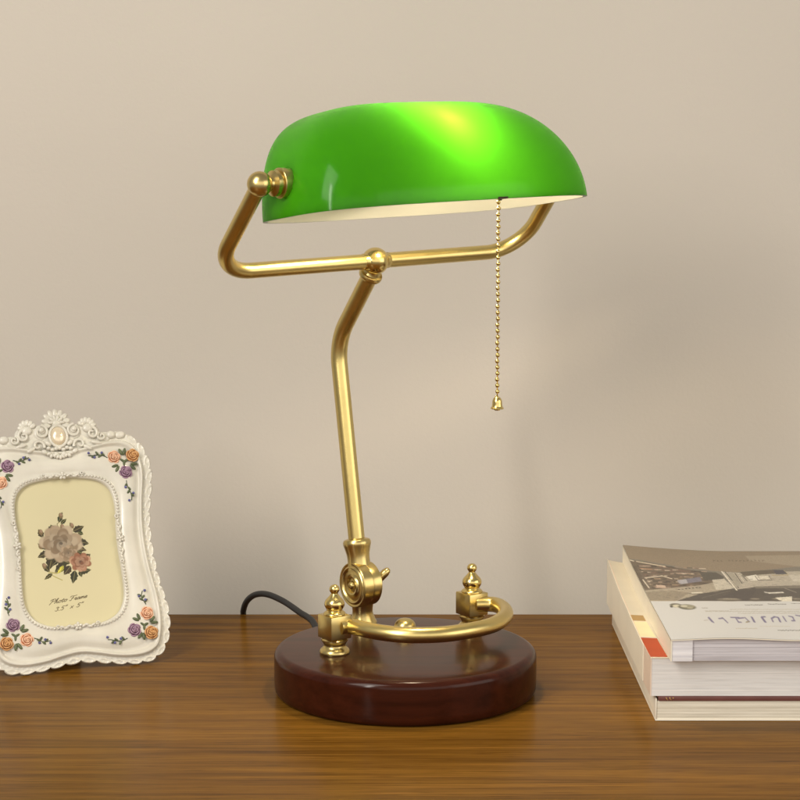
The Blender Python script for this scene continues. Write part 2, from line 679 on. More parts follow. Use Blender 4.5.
lathe(bm, (ch0.x, ch0.y, zb), -ZZ, smooth_prof([(0.0, -0.0008), (0.0022, 0.0), (0.0034, 0.0022), (0.0037, 0.0050), (0.0040, 0.0066), (0.0048, 0.0076)], 4) + [(0.0048, 0.0083), (0.0026, 0.0086), (0.0020, 0.0094), (0.0, 0.0098)], 28)
obj('chain_bell', bm, BRASS_BRIGHT, chain, auto=40)

# ring bar between two little posts
PL, PR = V((-0.0532, -0.0185, HB)), V((0.0528, 0.0560, HB))
CUBE0, CUBEH = 0.0122, 0.0178
zr = HB + CUBE0 + CUBEH * 0.5
for P in (PL, PR):
    bm = bmesh.new()
    box(bm, P + ZZ * (CUBE0 + CUBEH / 2), (0.0092, 0.0092, CUBEH / 2), u0, n0, ZZ, 0.0007, 2)
    lathe(bm, P, ZZ, smooth_prof([(0.0112, 0.0), (0.0115, 0.0015), (0.0108, 0.0034), (0.0089, 0.0052), (0.0083, 0.0070), (0.0092, 0.0090), (0.0101, 0.0101)], 3) + [(0.0102, 0.0112), (0.0090, 0.0121)], 36)
    post = obj('corner_post', bm, BRASS_TURNED, lamp, auto=35)
    bm = bmesh.new()
    lathe(bm, P + ZZ * (CUBE0 + CUBEH), ZZ, smooth_prof([(0.0082, -0.0006), (0.0084, 0.0010), (0.0070, 0.0024), (0.0058, 0.0034), (0.0072, 0.0060), (0.0077, 0.0085), (0.0068, 0.0110), (0.0046, 0.0134), (0.0030, 0.0154), (0.0026, 0.0164), (0.0036, 0.0180), (0.0039, 0.0196), (0.0033, 0.0214), (0.0018, 0.0226), (0.0, 0.0230)], 4), 32)
    obj('finial', bm, BRASS_BRIGHT, post, auto=60)
ringpx = [(350, 626.2), (371, 630.8), (395, 634.2), (420, 635.2), (448, 633.8), (475, 629.6), (495, 624), (505, 616), (503.5, 609), (494, 604.5)]
rp = [atz(x, y, zr) for x, y in ringpx]
rp = [PL + ZZ * (zr - HB) + (u0 * 0.0 + n0 * 0.006)] + rp + [PR + ZZ * (zr - HB) + n0 * 0.006]
bm = bmesh.new()
tube(bm, spline(rp, 10), 0.0060, 24)
obj('pen_rail', bm, BRASS, lamp, auto=50)

# knob on the base
bm = bmesh.new()
lathe(bm, atz(405, 632, HB), ZZ, smooth_prof([(0.0086, 0.0), (0.0090, 0.002), (0.0088, 0.0045), (0.0074, 0.0080), (0.0044, 0.0104), (0.0, 0.0112)], 4), 36)
obj('switch_knob', bm, BRASS_TURNED, lamp, auto=60)

# power cord
cpts = [V((-0.060, 0.075, 0.012)), V((-0.068, 0.090, 0.014)), aty(313, 622, 0.125), aty(300, 612.5, 0.150), aty(283, 601, 0.178), aty(267, 594.3, 0.200), aty(255, 594.8, 0.216), aty(247, 601, 0.229), aty(243.5, 610, 0.240)]
cpts.append(V((cpts[-1].x - 0.001, 0.2475, -0.006)))
cpts.append(V((cpts[-1].x - 0.002, 0.2485, -0.06)))
cpts.append(V((cpts[-1].x - 0.004, 0.2495, -0.30)))
bm = bmesh.new()
tube(bm, spline(cpts, 8), 0.0027, 14)
obj('power_cord', bm, BLACK, lamp)

# ------------------------------------------------------------------ photo frame
fa = V((atz(17, 676, 0).x, atz(17, 676, 0).y, 0))
fb = V((atz(130, 665, 0).x, atz(130, 665, 0).y, 0))
fu = (fb - fa).normalized()
fn = V((fu.y, -fu.x, 0))
LEAN = math.radians(24)
fw = ZZ * math.cos(LEAN) - fn * math.sin(LEAN)
fN = fu.cross(fw)                    # towards the viewer
if fN.y > 0:
    fN = -fN
FD = fN.dot(fa)
h = hit(77.5, 632, fN, FD)
FO = fa + fu * (h - fa).dot(fu)      # axis of the frame on the table
FT = 0.0045                          # front of lace sheet is the measured plane
frame = empty('photo_frame', FO, 'white cream resin photo frame with painted roses and pearl crest, leaning back', 'photo frame')


def fp(x, y, z=0.0):
    """frame coordinates in mm"""
    return FO + fu * (x / 1000) + fw * (y / 1000) + fN * (z / 1000)


def fpx(px, py):
    q = hit(px, py, fN, FD) - FO
    return q.dot(fu) * 1000, q.dot(fw) * 1000


def make_resin():
    m, nt, b = new_mat('cream_resin')
    n = noise(nt, 35, 4)
    r = ramp(nt, n.outputs['Fac'], [(0.3, (0.58, 0.55, 0.47)), (0.7, (0.67, 0.64, 0.56))])
    nt.links.new(r.outputs[0], b.inputs['Base Color'])
    b.inputs['Roughness'].default_value = 0.38
    b.inputs['Coat Weight'].default_value = 0.35
    b.inputs['Coat Roughness'].default_value = 0.12
    b.inputs['Subsurface Weight'].default_value = 0.0
    n2 = noise(nt, 420, 3)
    bump(nt, b, n2.outputs['Fac'], 0.10, 0.0006)
    return m


RESIN = make_resin()
halfO = [(0, 5.5), (14, 4.2), (25, 2.4), (38, 0.8), (50, 0.6), (60, 3), (68, 9.5), (73.5, 21), (75.5, 34), (75, 47), (72.3, 60), (70, 73), (68.6, 88), (68, 105), (69, 121), (71.5, 136), (74, 150), (74.6, 162), (72, 174), (67, 184), (60, 190), (52, 193.5), (40, 194), (30, 192), (18, 189), (0, 187)]
halfR = [(0, 14), (14, 12), (27, 9), (40, 7.6), (50, 8.2), (58, 11), (63.5, 17), (66.8, 33), (66, 54), (62.6, 75), (60.6, 95), (60.6, 115), (62.6, 135), (65.6, 154), (65.2, 167), (61, 178.5), (53, 184), (42, 184.5), (30, 182.5), (18, 180), (0, 178)]
halfI = [(0, 36), (14, 35.4), (26, 38), (35, 44.5), (40, 56), (40.4, 75), (39.4, 95), (39.6, 112), (40.6, 125), (40, 138), (36.5, 147), (28, 153.3), (14, 156.2), (0, 157)]
NH = 420


def resample(half, n):
    P = np.array(smooth_prof([(-half[1][0], half[1][1])] + half + [(-half[-2][0], half[-2][1])], 14))
    i0 = np.argmin(np.hypot(P[:, 0] - half[0][0], P[:, 1] - half[0][1]))
    i1 = np.argmin(np.hypot(P[:, 0] - half[-1][0], P[:, 1] - half[-1][1]))
    P = P[i0:i1 + 1]
    s = np.r_[0, np.cumsum(np.hypot(*np.diff(P, axis=0).T))]
    t = np.linspace(0, s[-1], n + 1)
    R = np.c_[np.interp(t, s, P[:, 0]), np.interp(t, s, P[:, 1])]
    L = R[1:-1][::-1] * [-1, 1]
    return np.r_[R, L], s[-1]


Oc, Lo = resample(halfO, NH)
Rc, Lr = resample(halfR, NH)
Ic, Li = resample(halfI, NH)
NT = len(Oc)
tt = np.r_[np.linspace(0, Lo, NH + 1), np.linspace(Lo, 2 * Lo, NH + 1)[1:-1]]
SCAL = 2 * Lo / round(2 * Lo / 12.6)
ph = (tt / SCAL) % 1.0
scal = 3.3 * (np.sqrt(np.clip(1 - (2 * ph - 1) ** 2 * 0.94, 0, 1)) - 0.75)
nd = Oc - Rc
nd /= np.linalg.norm(nd, axis=1)[:, None]
Oo = Oc + nd * scal[:, None]
bm = bmesh.new()
loops = []


def addloop(C, z):
    z = np.broadcast_to(z, (NT,))
    loops.append([bm.verts.new(fp(C[i][0], C[i][1], z[i])) for i in range(NT)])


addloop(Ic + (Rc - Ic) * 0.02, -3.0)
addloop(Ic, -1.0)
addloop(Ic, 3.2)
for s_, z_ in ((0.03, 4.3), (0.07, 4.6), (0.12, 4.2), (0.16, 4.0), (0.24, 4.9), (0.34, 5.8), (0.46, 6.2), (0.58, 6.0), (0.70, 5.1), (0.80, 3.9), (0.87, 3.1), (0.91, 3.4), (0.94, 4.8), (0.97, 5.5), (1.0, 5.7)):
    addloop(Ic + (Rc - Ic) * s_, z_)
nd2 = nd
for d_, z_ in ((0.7, 5.4), (1.2, 4.4), (1.5, 3.0)):
    addloop(Rc + nd2 * d_, z_)
B = Rc + nd2 * 1.7
for k in range(1, 13):
    s_ = k / 12
    C = B + (Oo - B) * s_
    dots = 0.55 * np.maximum(0, np.sin(tt / SCAL * 2 * PI * 3)) * np.maximum(0, math.sin(s_ * PI * 3.0)) ** 1
    arc = np.hypot((ph - 0.5) * 1.0, (1 - s_) * 0.55)
    ridge_ = 0.7 * np.exp(-((arc - 0.33) / 0.06) ** 2)
    z_ = 2.0 + dots + ridge_ + (0.5 if k >= 11 else 0) - (0.5 if k == 12 else 0)
    addloop(C, z_)
addloop(Oo - nd * 0.1, 0.2)
addloop(Oo - nd * 1.2, -1.0)
addloop(Rc, -2.0)
addloop(Ic + (Rc - Ic) * 0.3, -3.0)
for a, b in zip(loops, loops[1:] + loops[:1]):
    for i in range(NT):
        k = (i + 1) % NT
        bm.faces.new((a[i], a[k], b[k], b[i]))
body = obj('frame_body', bm, RESIN, frame, auto=60)

# lift so that the lowest scallop touches the table
mz = min((v.co.z for v in body.data.vertices))
print('frame lowest z', mz)

# bead trim round the opening
BT = Ic + (Rc - Ic) * 0.075
s = np.r_[0, np.cumsum(np.hypot(*np.diff(np.r_[BT, BT[:1]], axis=0).T))]
nbead = int(s[-1] / 2.7)
bm = bmesh.new()
for i in range(nbead):
    d_ = s[-1] * i / nbead
    x = np.interp(d_, s, np.r_[BT[:, 0], BT[0, 0]])
    y = np.interp(d_, s, np.r_[BT[:, 1], BT[0, 1]])
    sphere(bm, fp(x, y, 4.7), 0.00112, None, 8, 6)
obj('bead_trim', bm, RESIN, frame)


def rot3(rx, ry, rz, ang):
    """ellipsoid axes in the frame plane (mm), turned by ang"""
    c, q = math.cos(ang), math.sin(ang)
    X = (fu * c + fw * q) * rx / 1000
    Y = (-fu * q + fw * c) * ry / 1000
    Z = fN * rz / 1000
    return Matrix((X, Y, Z)).transposed()


def blob(bm, x, y, rx, ry, rz=2.0, ang=0.0, z=4.0, mi=0, u=12, v=8):
    sphere(bm, fp(x, y, z), 1, rot3(rx, ry, rz, ang), u, v, mi)


def scroll(bm, x, y, r, turns=1.4, start=0.0, w=1.3, z=4.5, flip=1, mi=0, rise=1.2):
    pts, rad = [], []
    n = int(22 * turns)
    for i in range(n + 1):
        t = i / n
        a = start + flip * t * turns * 2 * PI
        rr = r * (1 - 0.82 * t)
        pts.append(fp(x + rr * math.cos(a), y + rr * math.sin(a), z + rise * t))
        rad.append(w / 1000 * (1 - 0.35 * t))
    tube(bm, pts, w / 1000, 8, radii=rad, mi=mi)


def fan(bm, x, y, r, a0, a1, n, rl, rw, z=4.5, rz=1.6, mi=0):
    for i in range(n):
        a = a0 + (a1 - a0) * (i / (n - 1) if n > 1 else 0.5)
        blob(bm, x + r * math.cos(a), y + r * math.sin(a), rl, rw, rz, a, z, mi)


# crest
bm = bmesh.new()
blob(bm, 0, 190, 30, 9, 2.6, 0, 1.6)                 # carved ground plate
blob(bm, 0, 186, 44, 5.5, 2.2, 0, 1.6)
for s_ in (-1, 1):
    blob(bm, 25 * s_, 196, 10.5, 7.5, 2.4, 0.25 * -s_, 1.8)
    blob(bm, 37 * s_, 190, 7.5, 4.5, 2.2, 0, 1.8)
    blob(bm, 12 * s_, 199, 7, 5, 2.4, 0, 1.8)
fan(bm, -0.5, 203.5, 8.0, math.radians(-15), math.radians(195), 9, 4.5, 2.5, 4.0)
fan(bm, -0.5, 203.5, 4.0, math.radians(0), math.radians(180), 6, 3.3, 1.5, 5.6)
blob(bm, -0.5, 203, 4.5, 3.5, 2.5, 0, 5.0)
for s_ in (-1, 1):
    blob(bm, 13.5 * s_, 196, 6.4, 7.2, 2.2, 0, 3.0)
    scroll(bm, 13.5 * s_, 196.5, 5.6, 1.6, PI / 2 if s_ > 0 else PI / 2, 1.35, 4.6, s_)
    blob(bm, 13.5 * s_, 197.5, 2.5, 2.5, 2.0, 0, 6.0)
    fan(bm, 24.5 * s_, 199.5, 5.2, math.radians(90 - s_ * 80), math.radians(90 + s_ * 60), 6, 3.1, 2.2, 4.0)
    blob(bm, 25 * s_, 198, 4.5, 4, 2.4, 0, 4.2)
    scroll(bm, 28 * s_, 193.5, 5.2, 1.15, math.radians(90), 1.5, 4.4, -s_)
    scroll(bm, 36 * s_, 190.5, 3.8, 1.2, math.radians(120 if s_ > 0 else 60), 1.3, 4.0, s_)
    blob(bm, 44 * s_, 191.5, 4.2, 3.4, 2.4, 0, 3.2)
    blob(bm, 51.5 * s_, 191, 4.6, 3.2, 2.0, 0.1 * s_, 2.8)
    scroll(bm, 17 * s_, 184.5, 5.2, 1.0, math.radians(200 if s_ > 0 else -20), 1.4, 4.8, -s_)
    blob(bm, 23 * s_, 181.5, 4.4, 1.8, 1.6, -0.5 * s_, 5.2)
    blob(bm, 9 * s_, 186, 3.2, 2.0, 2.0, 0.6 * s_, 5.4)
    blob(bm, 31 * s_, 185, 5.0, 1.7, 1.6, -0.25 * s_, 5.0)
    fan(bm, 6 * s_, 178.5, 3.2, math.radians(270 - 70), math.radians(270 + 70), 4, 2.1, 1.5, 5.6)
    blob(bm, 12.5 * s_, 179, 2.8, 2.0, 1.7, 0.5 * s_, 5.4)
for i in range(7):
    blob(bm, -9 + 3 * i, 181.2 + 0.8 * math.cos(i * 2.4), 1.9, 1.7, 1.9, 0, 5.8)
fan(bm, 0, 177.5, 3.4, math.radians(200), math.radians(340), 5, 2.3, 1.4, 5.6)
tube(bm, [fp(7.2 * math.cos(a), 192 + 8.9 * math.sin(a), 5.6) for a in np.linspace(0, 2 * PI, 41)], 0.0013, 8, False)
crest = obj('crest', bm, RESIN, frame, auto=70)


def make_pearl():
    m, nt, b = new_mat('pearl')
    n = noise(nt, 70, 2)
    r = ramp(nt, n.outputs['Fac'], [(0.3, (0.70, 0.57, 0.38)), (0.7, (0.78, 0.68, 0.52))])
    nt.links.new(r.outputs[0], b.inputs['Base Color'])
    b.inputs['Roughness'].default_value = 0.18
    b.inputs['Metallic'].default_value = 0.25
    b.inputs['Coat Weight'].default_value = 0.8
    b.inputs['Coat Roughness'].default_value = 0.06
    return m


bm = bmesh.new()
blob(bm, 0, 192, 6.1, 7.8, 3.6, 0, 5.4, 0, 32, 20)
tag(obj('pearl', bm, make_pearl(), crest), 'oval cream pearl set in the middle of the crest')

# little carved ornaments on the inner trim
def ornament(cx, cy, ang, n=5):
    bm = bmesh.new()
    c, q = math.cos(ang), math.sin(ang)

    def T(a, b):
        return cx + a * c - b * q, cy + a * q + b * c
    for i in range(5):
        a = i * 2 * PI / 5 + 0.3
        x, y = T(2.0 * math.cos(a), 2.0 * math.sin(a))
        blob(bm, x, y, 1.7, 1.3, 1.4, a + ang, 5.4)
    x, y = T(0, 0)
    blob(bm, x, y, 1.2, 1.2, 1.4, 0, 6.2)
    for s_ in (-1, 1):
        for k in range(n):
            x, y = T(s_ * (4.6 + 2.6 * k), 0.9 * math.sin(k * 2.2))
            blob(bm, x, y, 2.0, 1.1, 1.2, ang + 0.5 * math.cos(k * 2.2) * s_, 5.2)
        x, y = T(s_ * (5.5 + 2.6 * n), 1.0)
        scroll(bm, x, y, 1.8, 1.1, ang, 0.7, 5.2, s_)
    obj('trim_ornament', bm, RESIN, frame, auto=70)


ornament(0, 158.5, 0, 4)
ornament(0, 34.2, 0, 4)
ornament(41.8, 103, PI / 2, 5)
ornament(-41.8, 103, PI / 2, 5)

# printed rose picture behind the opening
cv = Canvas(-44, 44, 33, 160, 360, 500, (203, 194, 156))
lo = lambda px, py: fpx(30 + px / 6.667, 500 + py / 6.667)
xx, yy = cv.X, cv.Y
m_ = (0.5 + 0.5 * np.sin(xx * 0.05 + 1) * np.cos(yy * 0.03))[..., None]
cv.C *= (0.96 + 0.05 * m_)


def leaf(px, py, qx, qy, wd, col):
    """leaf from base to tip, in crop pixels"""
    (x1, y1), (x2, y2) = lo(px, py), lo(qx, qy)
    dx, dy = x2 - x1, y2 - y1
    L = math.hypot(dx, dy)
    nx_, ny_ = -dy / L, dx / L
    a, b = [], []
    for t in np.linspace(0, 1, 9):
        w_ = wd * math.sin(PI * t ** 0.8) * (1 + 0.15 * math.sin(t * 22))
        a.append((x1 + dx * t + nx_ * w_, y1 + dy * t + ny_ * w_))
        b.append((x1 + dx * t - nx_ * w_, y1 + dy * t - ny_ * w_))
    cv.poly(a + b[::-1], col)
    half = a + [(x1 + dx * t, y1 + dy * t) for t in np.linspace(1, 0, 5)]
    cv.poly(half, tuple(min(255, c_ * 1.22) for c_ in col))
    cv.line([(x1, y1), (x2, y2)], 0.35, (150, 140, 92), 0.7)


def stem(pts, col=(98, 92, 48), w=0.5):
    cv.line([lo(*p) for p in pts], w, col)


DK = (46, 42, 20)
stem([(205, 140), (180, 160), (190, 200)])
stem([(270, 160), (290, 190)])
stem([(85, 245), (110, 250)])
stem([(150, 210), (170, 230)])
stem([(125, 480), (175, 490), (215, 475), (260, 440)], (150, 140, 60), 0.7)
stem([(125, 490), (170, 515), (215, 535)], (150, 140, 60), 0.6)
for L_ in ((150, 175, 130, 215, 2.6), (190, 150, 215, 80, 2.0), (205, 160, 243, 125, 1.6), (85, 250, 55, 195, 2.4), (170, 215, 135, 165, 2.6), (285, 190, 265, 150, 1.5), (285, 210, 360, 175, 2.8), (320, 215, 355, 230, 2.0), (315, 275, 392, 292, 3.0), (300, 315, 378, 338, 2.4), (130, 345, 50, 385, 2.8), (110, 330, 50, 290, 1.8), (150, 360, 128, 465, 4.2), (130, 480, 80, 425, 2.2), (150, 490, 95, 532, 1.6), (240, 415, 165, 485, 3.6), (270, 440, 225, 500, 3.2), (300, 470, 285, 558, 3.0), (330, 470, 345, 515, 1.8), (325, 480, 408, 465, 2.6), (365, 390, 402, 360, 2.2), (300, 380, 345, 330, 3.0), (215, 400, 265, 425, 3.2), (200, 190, 235, 180, 2.0)):
    leaf(*L_, tuple(c_ * random.uniform(0.85, 1.2) for c_ in DK))
for k in range(16):
    a = 0.4 * k
    bx, by = 225 + 75 * math.cos(a), 330 + 70 * math.sin(a)
    leaf(bx, by, 225 + 128 * math.cos(a + 0.2), 335 + 125 * math.sin(a + 0.2), 2.0, tuple(c_ * random.uniform(0.75, 1.1) for c_ in DK)) if k % 16 not in (3, 4) else None
leaf(200, 470, 225, 440, 1.6, (160, 155, 50))
leaf(185, 490, 215, 455, 1.2, (180, 172, 70))
for bx, by in ((72, 215), (150, 190), (205, 105), (95, 440), (215, 180), (70, 310), (278, 172)):
    x, y = lo(bx, by)
    cv.ell(x, y, 1.7, 2.4, (118, 98, 66), 1, 0.2)
    cv.ell(x + 0.3, y + 0.8, 1.0, 1.4, (150, 122, 100), 0.9, 0.2)


def bloom(px, py, r, cols, k):
    x, y = lo(px, py)
    rs = random.Random(k)
    for ring_, n in ((0.80, 9), (0.62, 8), (0.45, 7), (0.30, 6), (0.16, 5)):
        for i in range(n):
            a = 2 * PI * i / n + rs.uniform(-0.25, 0.25) + ring_ * 3
            d = r * ring_
            px_, py_ = x + d * math.cos(a) * 1.05, y + d * math.sin(a) * 0.86
            pr_ = r * (0.20 + 0.24 * ring_)
            c_ = cols[rs.randrange(len(cols))]
            sh_ = 0.80 + 0.25 * ring_
            cv.ell(px_ - 0.10 * pr_ * math.cos(a), py_ - 0.10 * pr_ * math.sin(a), pr_ * 1.06, pr_ * 0.92, tuple(v_ * sh_ * 0.78 for v_ in c_), 0.9, a, 0.2)
            cv.ell(px_ + 0.10 * pr_ * math.cos(a), py_ + 0.10 * pr_ * math.sin(a), pr_ * 0.95, pr_ * 0.82, tuple(v_ * sh_ for v_ in c_), 0.95, a, 0.35)
    cv.ell(x + 0.2, y, r * 0.10, r * 0.09, tuple(v_ * 0.55 for v_ in cols[0]), 0.9)


bloom(205, 290, 14.2, [(160, 140, 114), (178, 160, 134), (138, 116, 90)], 1)
x, y = lo(255, 360)
bloom(255, 355, 6.0, [(166, 144, 118), (142, 120, 94)], 4)
bloom(335, 413, 7.4, [(164, 118, 92), (178, 138, 110), (140, 92, 66)], 2)

# handwriting-style lettering, drawn as pen strokes: (x,y) in units of x-height
GL = {
    'P': ([[(0.0, -0.3), (0.25, 0.4), (0.7, 2.0)], [(-0.1, 1.5), (0.2, 1.9), (0.7, 2.1), (1.3, 2.0), (1.4, 1.5), (1.0, 1.05), (0.45, 1.0)]], 1.35),
    'F': ([[(0.0, 0.1), (0.25, -0.05), (0.5, 0.2), (0.85, 1.9)], [(-0.1, 1.6), (0.2, 2.0), (0.9, 1.9), (1.7, 2.1)], [(0.4, 1.0), (1.1, 1.1)]], 1.35),
    'h': ([[(0, 0), (0.4, 1.0), (0.7, 2.1), (0.5, 2.0), (0.2, 0.8), (0.1, 0.0)], [(0.15, 0.5), (0.45, 0.95), (0.65, 0.9), (0.6, 0.2), (0.8, 0.0), (1.0, 0.3)]], 1.0),
    'o': ([[(0.75, 0.95), (0.35, 0.95), (0.1, 0.5), (0.2, 0.05), (0.55, 0.05), (0.8, 0.5), (0.7, 0.95), (1.0, 0.8)]], 0.95),
    't': ([[(0.45, 1.6), (0.2, 0.3), (0.35, 0.0), (0.7, 0.3)], [(0.05, 1.1), (0.75, 1.15)]], 0.7),
    'r': ([[(0.0, 0.2), (0.3, 1.0), (0.55, 0.85), (0.35, 0.1), (0.55, 0.0), (0.8, 0.3)]], 0.75),
    'a': ([[(0.75, 0.9), (0.35, 0.95), (0.1, 0.5), (0.2, 0.05), (0.5, 0.15), (0.75, 0.9), (0.7, 0.15), (0.95, 0.1)]], 0.95),
    'm': ([[(0.0, 0.0), (0.2, 0.9), (0.15, 0.0)], [(0.15, 0.3), (0.45, 0.95), (0.6, 0.8), (0.5, 0.0)], [(0.55, 0.3), (0.85, 0.95), (1.05, 0.8), (1.0, 0.1), (1.25, 0.2)]], 1.25),
    'e': ([[(0.1, 0.45), (0.6, 0.6), (0.65, 0.9), (0.35, 0.95), (0.1, 0.4), (0.3, 0.0), (0.75, 0.25)]], 0.85),
    '3': ([[(0.15, 1.4), (0.5, 1.65), (0.8, 1.35), (0.45, 0.9), (0.8, 0.5), (0.5, 0.0), (0.05, 0.2)]], 1.0),
    '.': ([[(0.1, 0.0), (0.2, 0.05)]], 0.45),
    '5': ([[(0.9, 1.6), (0.35, 1.6), (0.2, 0.95), (0.6, 1.0), (0.75, 0.5), (0.45, 0.0), (0.0, 0.15)]], 1.0),
    '"': ([[(0.2, 1.9), (0.1, 1.4)], [(0.5, 1.9), (0.4, 1.4)]], 0.8),
    'x': ([[(0.1, 0.95), (0.4, 0.5), (0.7, 0.0)], [(0.75, 0.95), (0.4, 0.5), (0.05, 0.0)]], 0.9),
    ' ': ([], 0.75)}


def write(txt, x0, y0, x1, y1, hgt, col=(74, 58, 28), w=0.42):
    tw = sum(GL[c_][1] for c_ in txt)
    ex, ey = (x1 - x0) / tw, (y1 - y0) / tw
    pos = 0.0
    for c_ in txt:
        for st in GL[c_][0]:
            pts = smooth_prof([(x0 + ex * (pos + sx + 0.32 * sy) * 1.0, y0 + ey * (pos + sx) + sy * hgt) for sx, sy in st], 4)
            cv.line(pts, w, col)
        pos += GL[c_][1]


x0_, y0_ = fpx(49.5, 604.5)
x1_, y1_ = fpx(87, 597.5)
write('Photo Frame', x0_, y0_, x1_, y1_, 1.75)
x0_, y0_ = fpx(54.5, 611.5)
x1_, y1_ = fpx(83, 606)
write('3.5" x 5"', x0_, y0_, x1_, y1_, 1.9)
PRINT = printed('printed_card', 0.5, 0.0)
cv.mesh('picture', lambda X, Y: np.stack([FO[k] + fu[k] * X / 1000 + fw[k] * Y / 1000 + fN[k] * 0.0003 for k in range(3)], -1), PRINT, frame)

# roses and sprays
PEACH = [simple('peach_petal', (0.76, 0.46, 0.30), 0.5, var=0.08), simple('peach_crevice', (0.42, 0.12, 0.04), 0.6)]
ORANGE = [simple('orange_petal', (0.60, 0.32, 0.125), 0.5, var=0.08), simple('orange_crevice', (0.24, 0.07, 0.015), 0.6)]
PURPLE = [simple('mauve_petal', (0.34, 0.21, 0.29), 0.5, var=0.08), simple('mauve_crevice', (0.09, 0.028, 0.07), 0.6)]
LEAFM = simple('painted_leaf', (0.085, 0.105, 0.045), 0.5, var=0.35, scale=200)
STEMM = simple('painted_stem', (0.05, 0.07, 0.035), 0.5)
BERRY = simple('blue_berry', (0.10, 0.10, 0.26), 0.45, var=0.4, scale=300)
ZB = 5.2


def rose(x, y, r, mats, label, seed):
    rs = random.Random(seed)
    bm = bmesh.new()
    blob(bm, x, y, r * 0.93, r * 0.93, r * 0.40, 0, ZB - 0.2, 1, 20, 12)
    for ring_, n, zz_ in ((0.84, 5, 0.35), (0.58, 4, 1.5), (0.33, 3, 2.3), (0.13, 2, 2.8)):
        off = rs.uniform(0, 2 * PI)
        for i in range(n):
            a0 = off + 2 * PI * i / n
            pts, rad = [], []
            for k in range(9):
                t = k / 8
                a = a0 + (t - 0.08) * 2 * PI / n * 1.12
                rr = r * ring_ * (1.06 - 0.16 * t + 0.08 * math.sin(PI * t))
                pts.append(fp(x + rr * math.cos(a), y + rr * math.sin(a), ZB + zz_ * r / 5.5 + 0.7 * math.sin(PI * t)))
                rad.append(r * (0.05 + 0.075 * math.sin(PI * t)) / 1000)
            tube(bm, pts, 0.001, 7, radii=rad, mi=0)
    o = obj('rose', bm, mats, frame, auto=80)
    tag(o, label)


R1 = 5.6
corner = {'upper right': [((112.5, 459), PEACH, 'peach'), ((131, 457.2), ORANGE, 'orange'), ((124.3, 474), PURPLE, 'mauve')],
          'lower right': [((145.3, 614.5), PEACH, 'peach'), ((133, 631.2), PURPLE, 'mauve'), ((149.8, 633.8), ORANGE, 'orange')],
          'lower left': [((25.6, 641.3), PEACH, 'peach'), ((12, 626.6), PURPLE, 'mauve'), ((5.6, 645.2), ORANGE, 'orange')]}
sd = 1
spots = []
for cn, L_ in corner.items():
    for p, m_, nm in L_:
        x, y = fpx(*p)
        rose(x, y, R1, m_, nm + ' rose in the ' + cn + ' corner', sd)
        spots.append((cn, x, y))
        sd += 1
for p, m_, nm in (((6.5, 468.5), PURPLE, 'mauve'), ((-0.5, 484.5), PEACH, 'peach'), ((-13, 467.5), ORANGE, 'orange')):
    x, y = fpx(*p)
    rose(x, y, R1, m_, nm + ' rose in the upper left corner', sd)
    spots.append(('upper left', x, y))
    sd += 1


def spray(bx, by, tx, ty, seed, leaves=4, berries=3):
    """leafy sprig from the roses to its tip"""
    rs = random.Random(seed)
    bm = bmesh.new()
    dx, dy = tx - bx, ty - by
    L = math.hypot(dx, dy)
    nx_, ny_ = -dy / L, dx / L
    pts = []
    for k in range(7):
        t = k / 6
        w_ = 1.2 * math.sin(t * 5 + seed)
        pts.append((bx + dx * t + nx_ * w_, by + dy * t + ny_ * w_))
    tube(bm, [fp(x, y, 6.0) for x, y in pts], 0.00042, 6, mi=1)
    for k in range(leaves):
        t = 0.2 + 0.75 * k / leaves
        i = min(5, int(t * 6))
        s_ = 1 if k % 2 else -1
        a = math.atan2(dy, dx) + s_ * rs.uniform(0.5, 1.1)
        x, y = pts[i]
        blob(bm, x + 1.6 * math.cos(a), y + 1.6 * math.sin(a), 2.0, 0.95, 0.7, a, 6.3, 0, 10, 6)
    for k in range(berries):
        t = 1 - 0.28 * k
        i = min(6, int(t * 6))
        x, y = pts[i]
        s_ = 1 if k % 2 else -1
        blob(bm, x + nx_ * 1.9 * s_, y + ny_ * 1.9 * s_, 1.15, 1.15, 1.1, 0, 6.4, 2, 9, 6)
    obj('sprig', bm, [LEAFM, STEMM, BERRY], frame, auto=80)


for k, (b_, t_) in enumerate((((106, 459.5), (87, 456)), ((126, 482), (129.5, 502)), ((143, 606), (140, 592.5)), ((126, 640), (106.5, 642.5)),
                             ((9, 617), (4.5, 600)), ((33, 641), (49.5, 642.5)), ((12, 463), (28, 461)), ((-2, 492), (-1, 510)))):
    spray(*fpx(*b_), *fpx(*t_), k + 3)
# leaves tucked round each group
bm = bmesh.new()
for cn in ('upper right', 'lower right', 'lower left', 'upper left'):
    P = [(x, y) for c_, x, y in spots if c_ == cn]
    cx_, cy_ = sum(p[0] for p in P) / 3, sum(p[1] for p in P) / 3
    for i in range(3):
        mx_, my_ = (P[i][0] + P[(i + 1) % 3][0]) / 2, (P[i][1] + P[(i + 1) % 3][1]) / 2
        a = math.atan2(my_ - cy_, mx_ - cx_)
        for da in (-0.35, 0.4):
            blob(bm, mx_ + 4.2 * math.cos(a + da), my_ + 4.2 * math.sin(a + da), 3.1, 1.35, 0.9, a + da, 5.9, 0, 12, 8)
    for a in (0.4, 2.5, 4.6):
        blob(bm, cx_ + 1.4 * math.cos(a), cy_ + 1.4 * math.sin(a), 2.6, 1.1, 0.8, a, 5.9, 0)
obj('rose_leaves', bm, LEAFM, frame, auto=80)

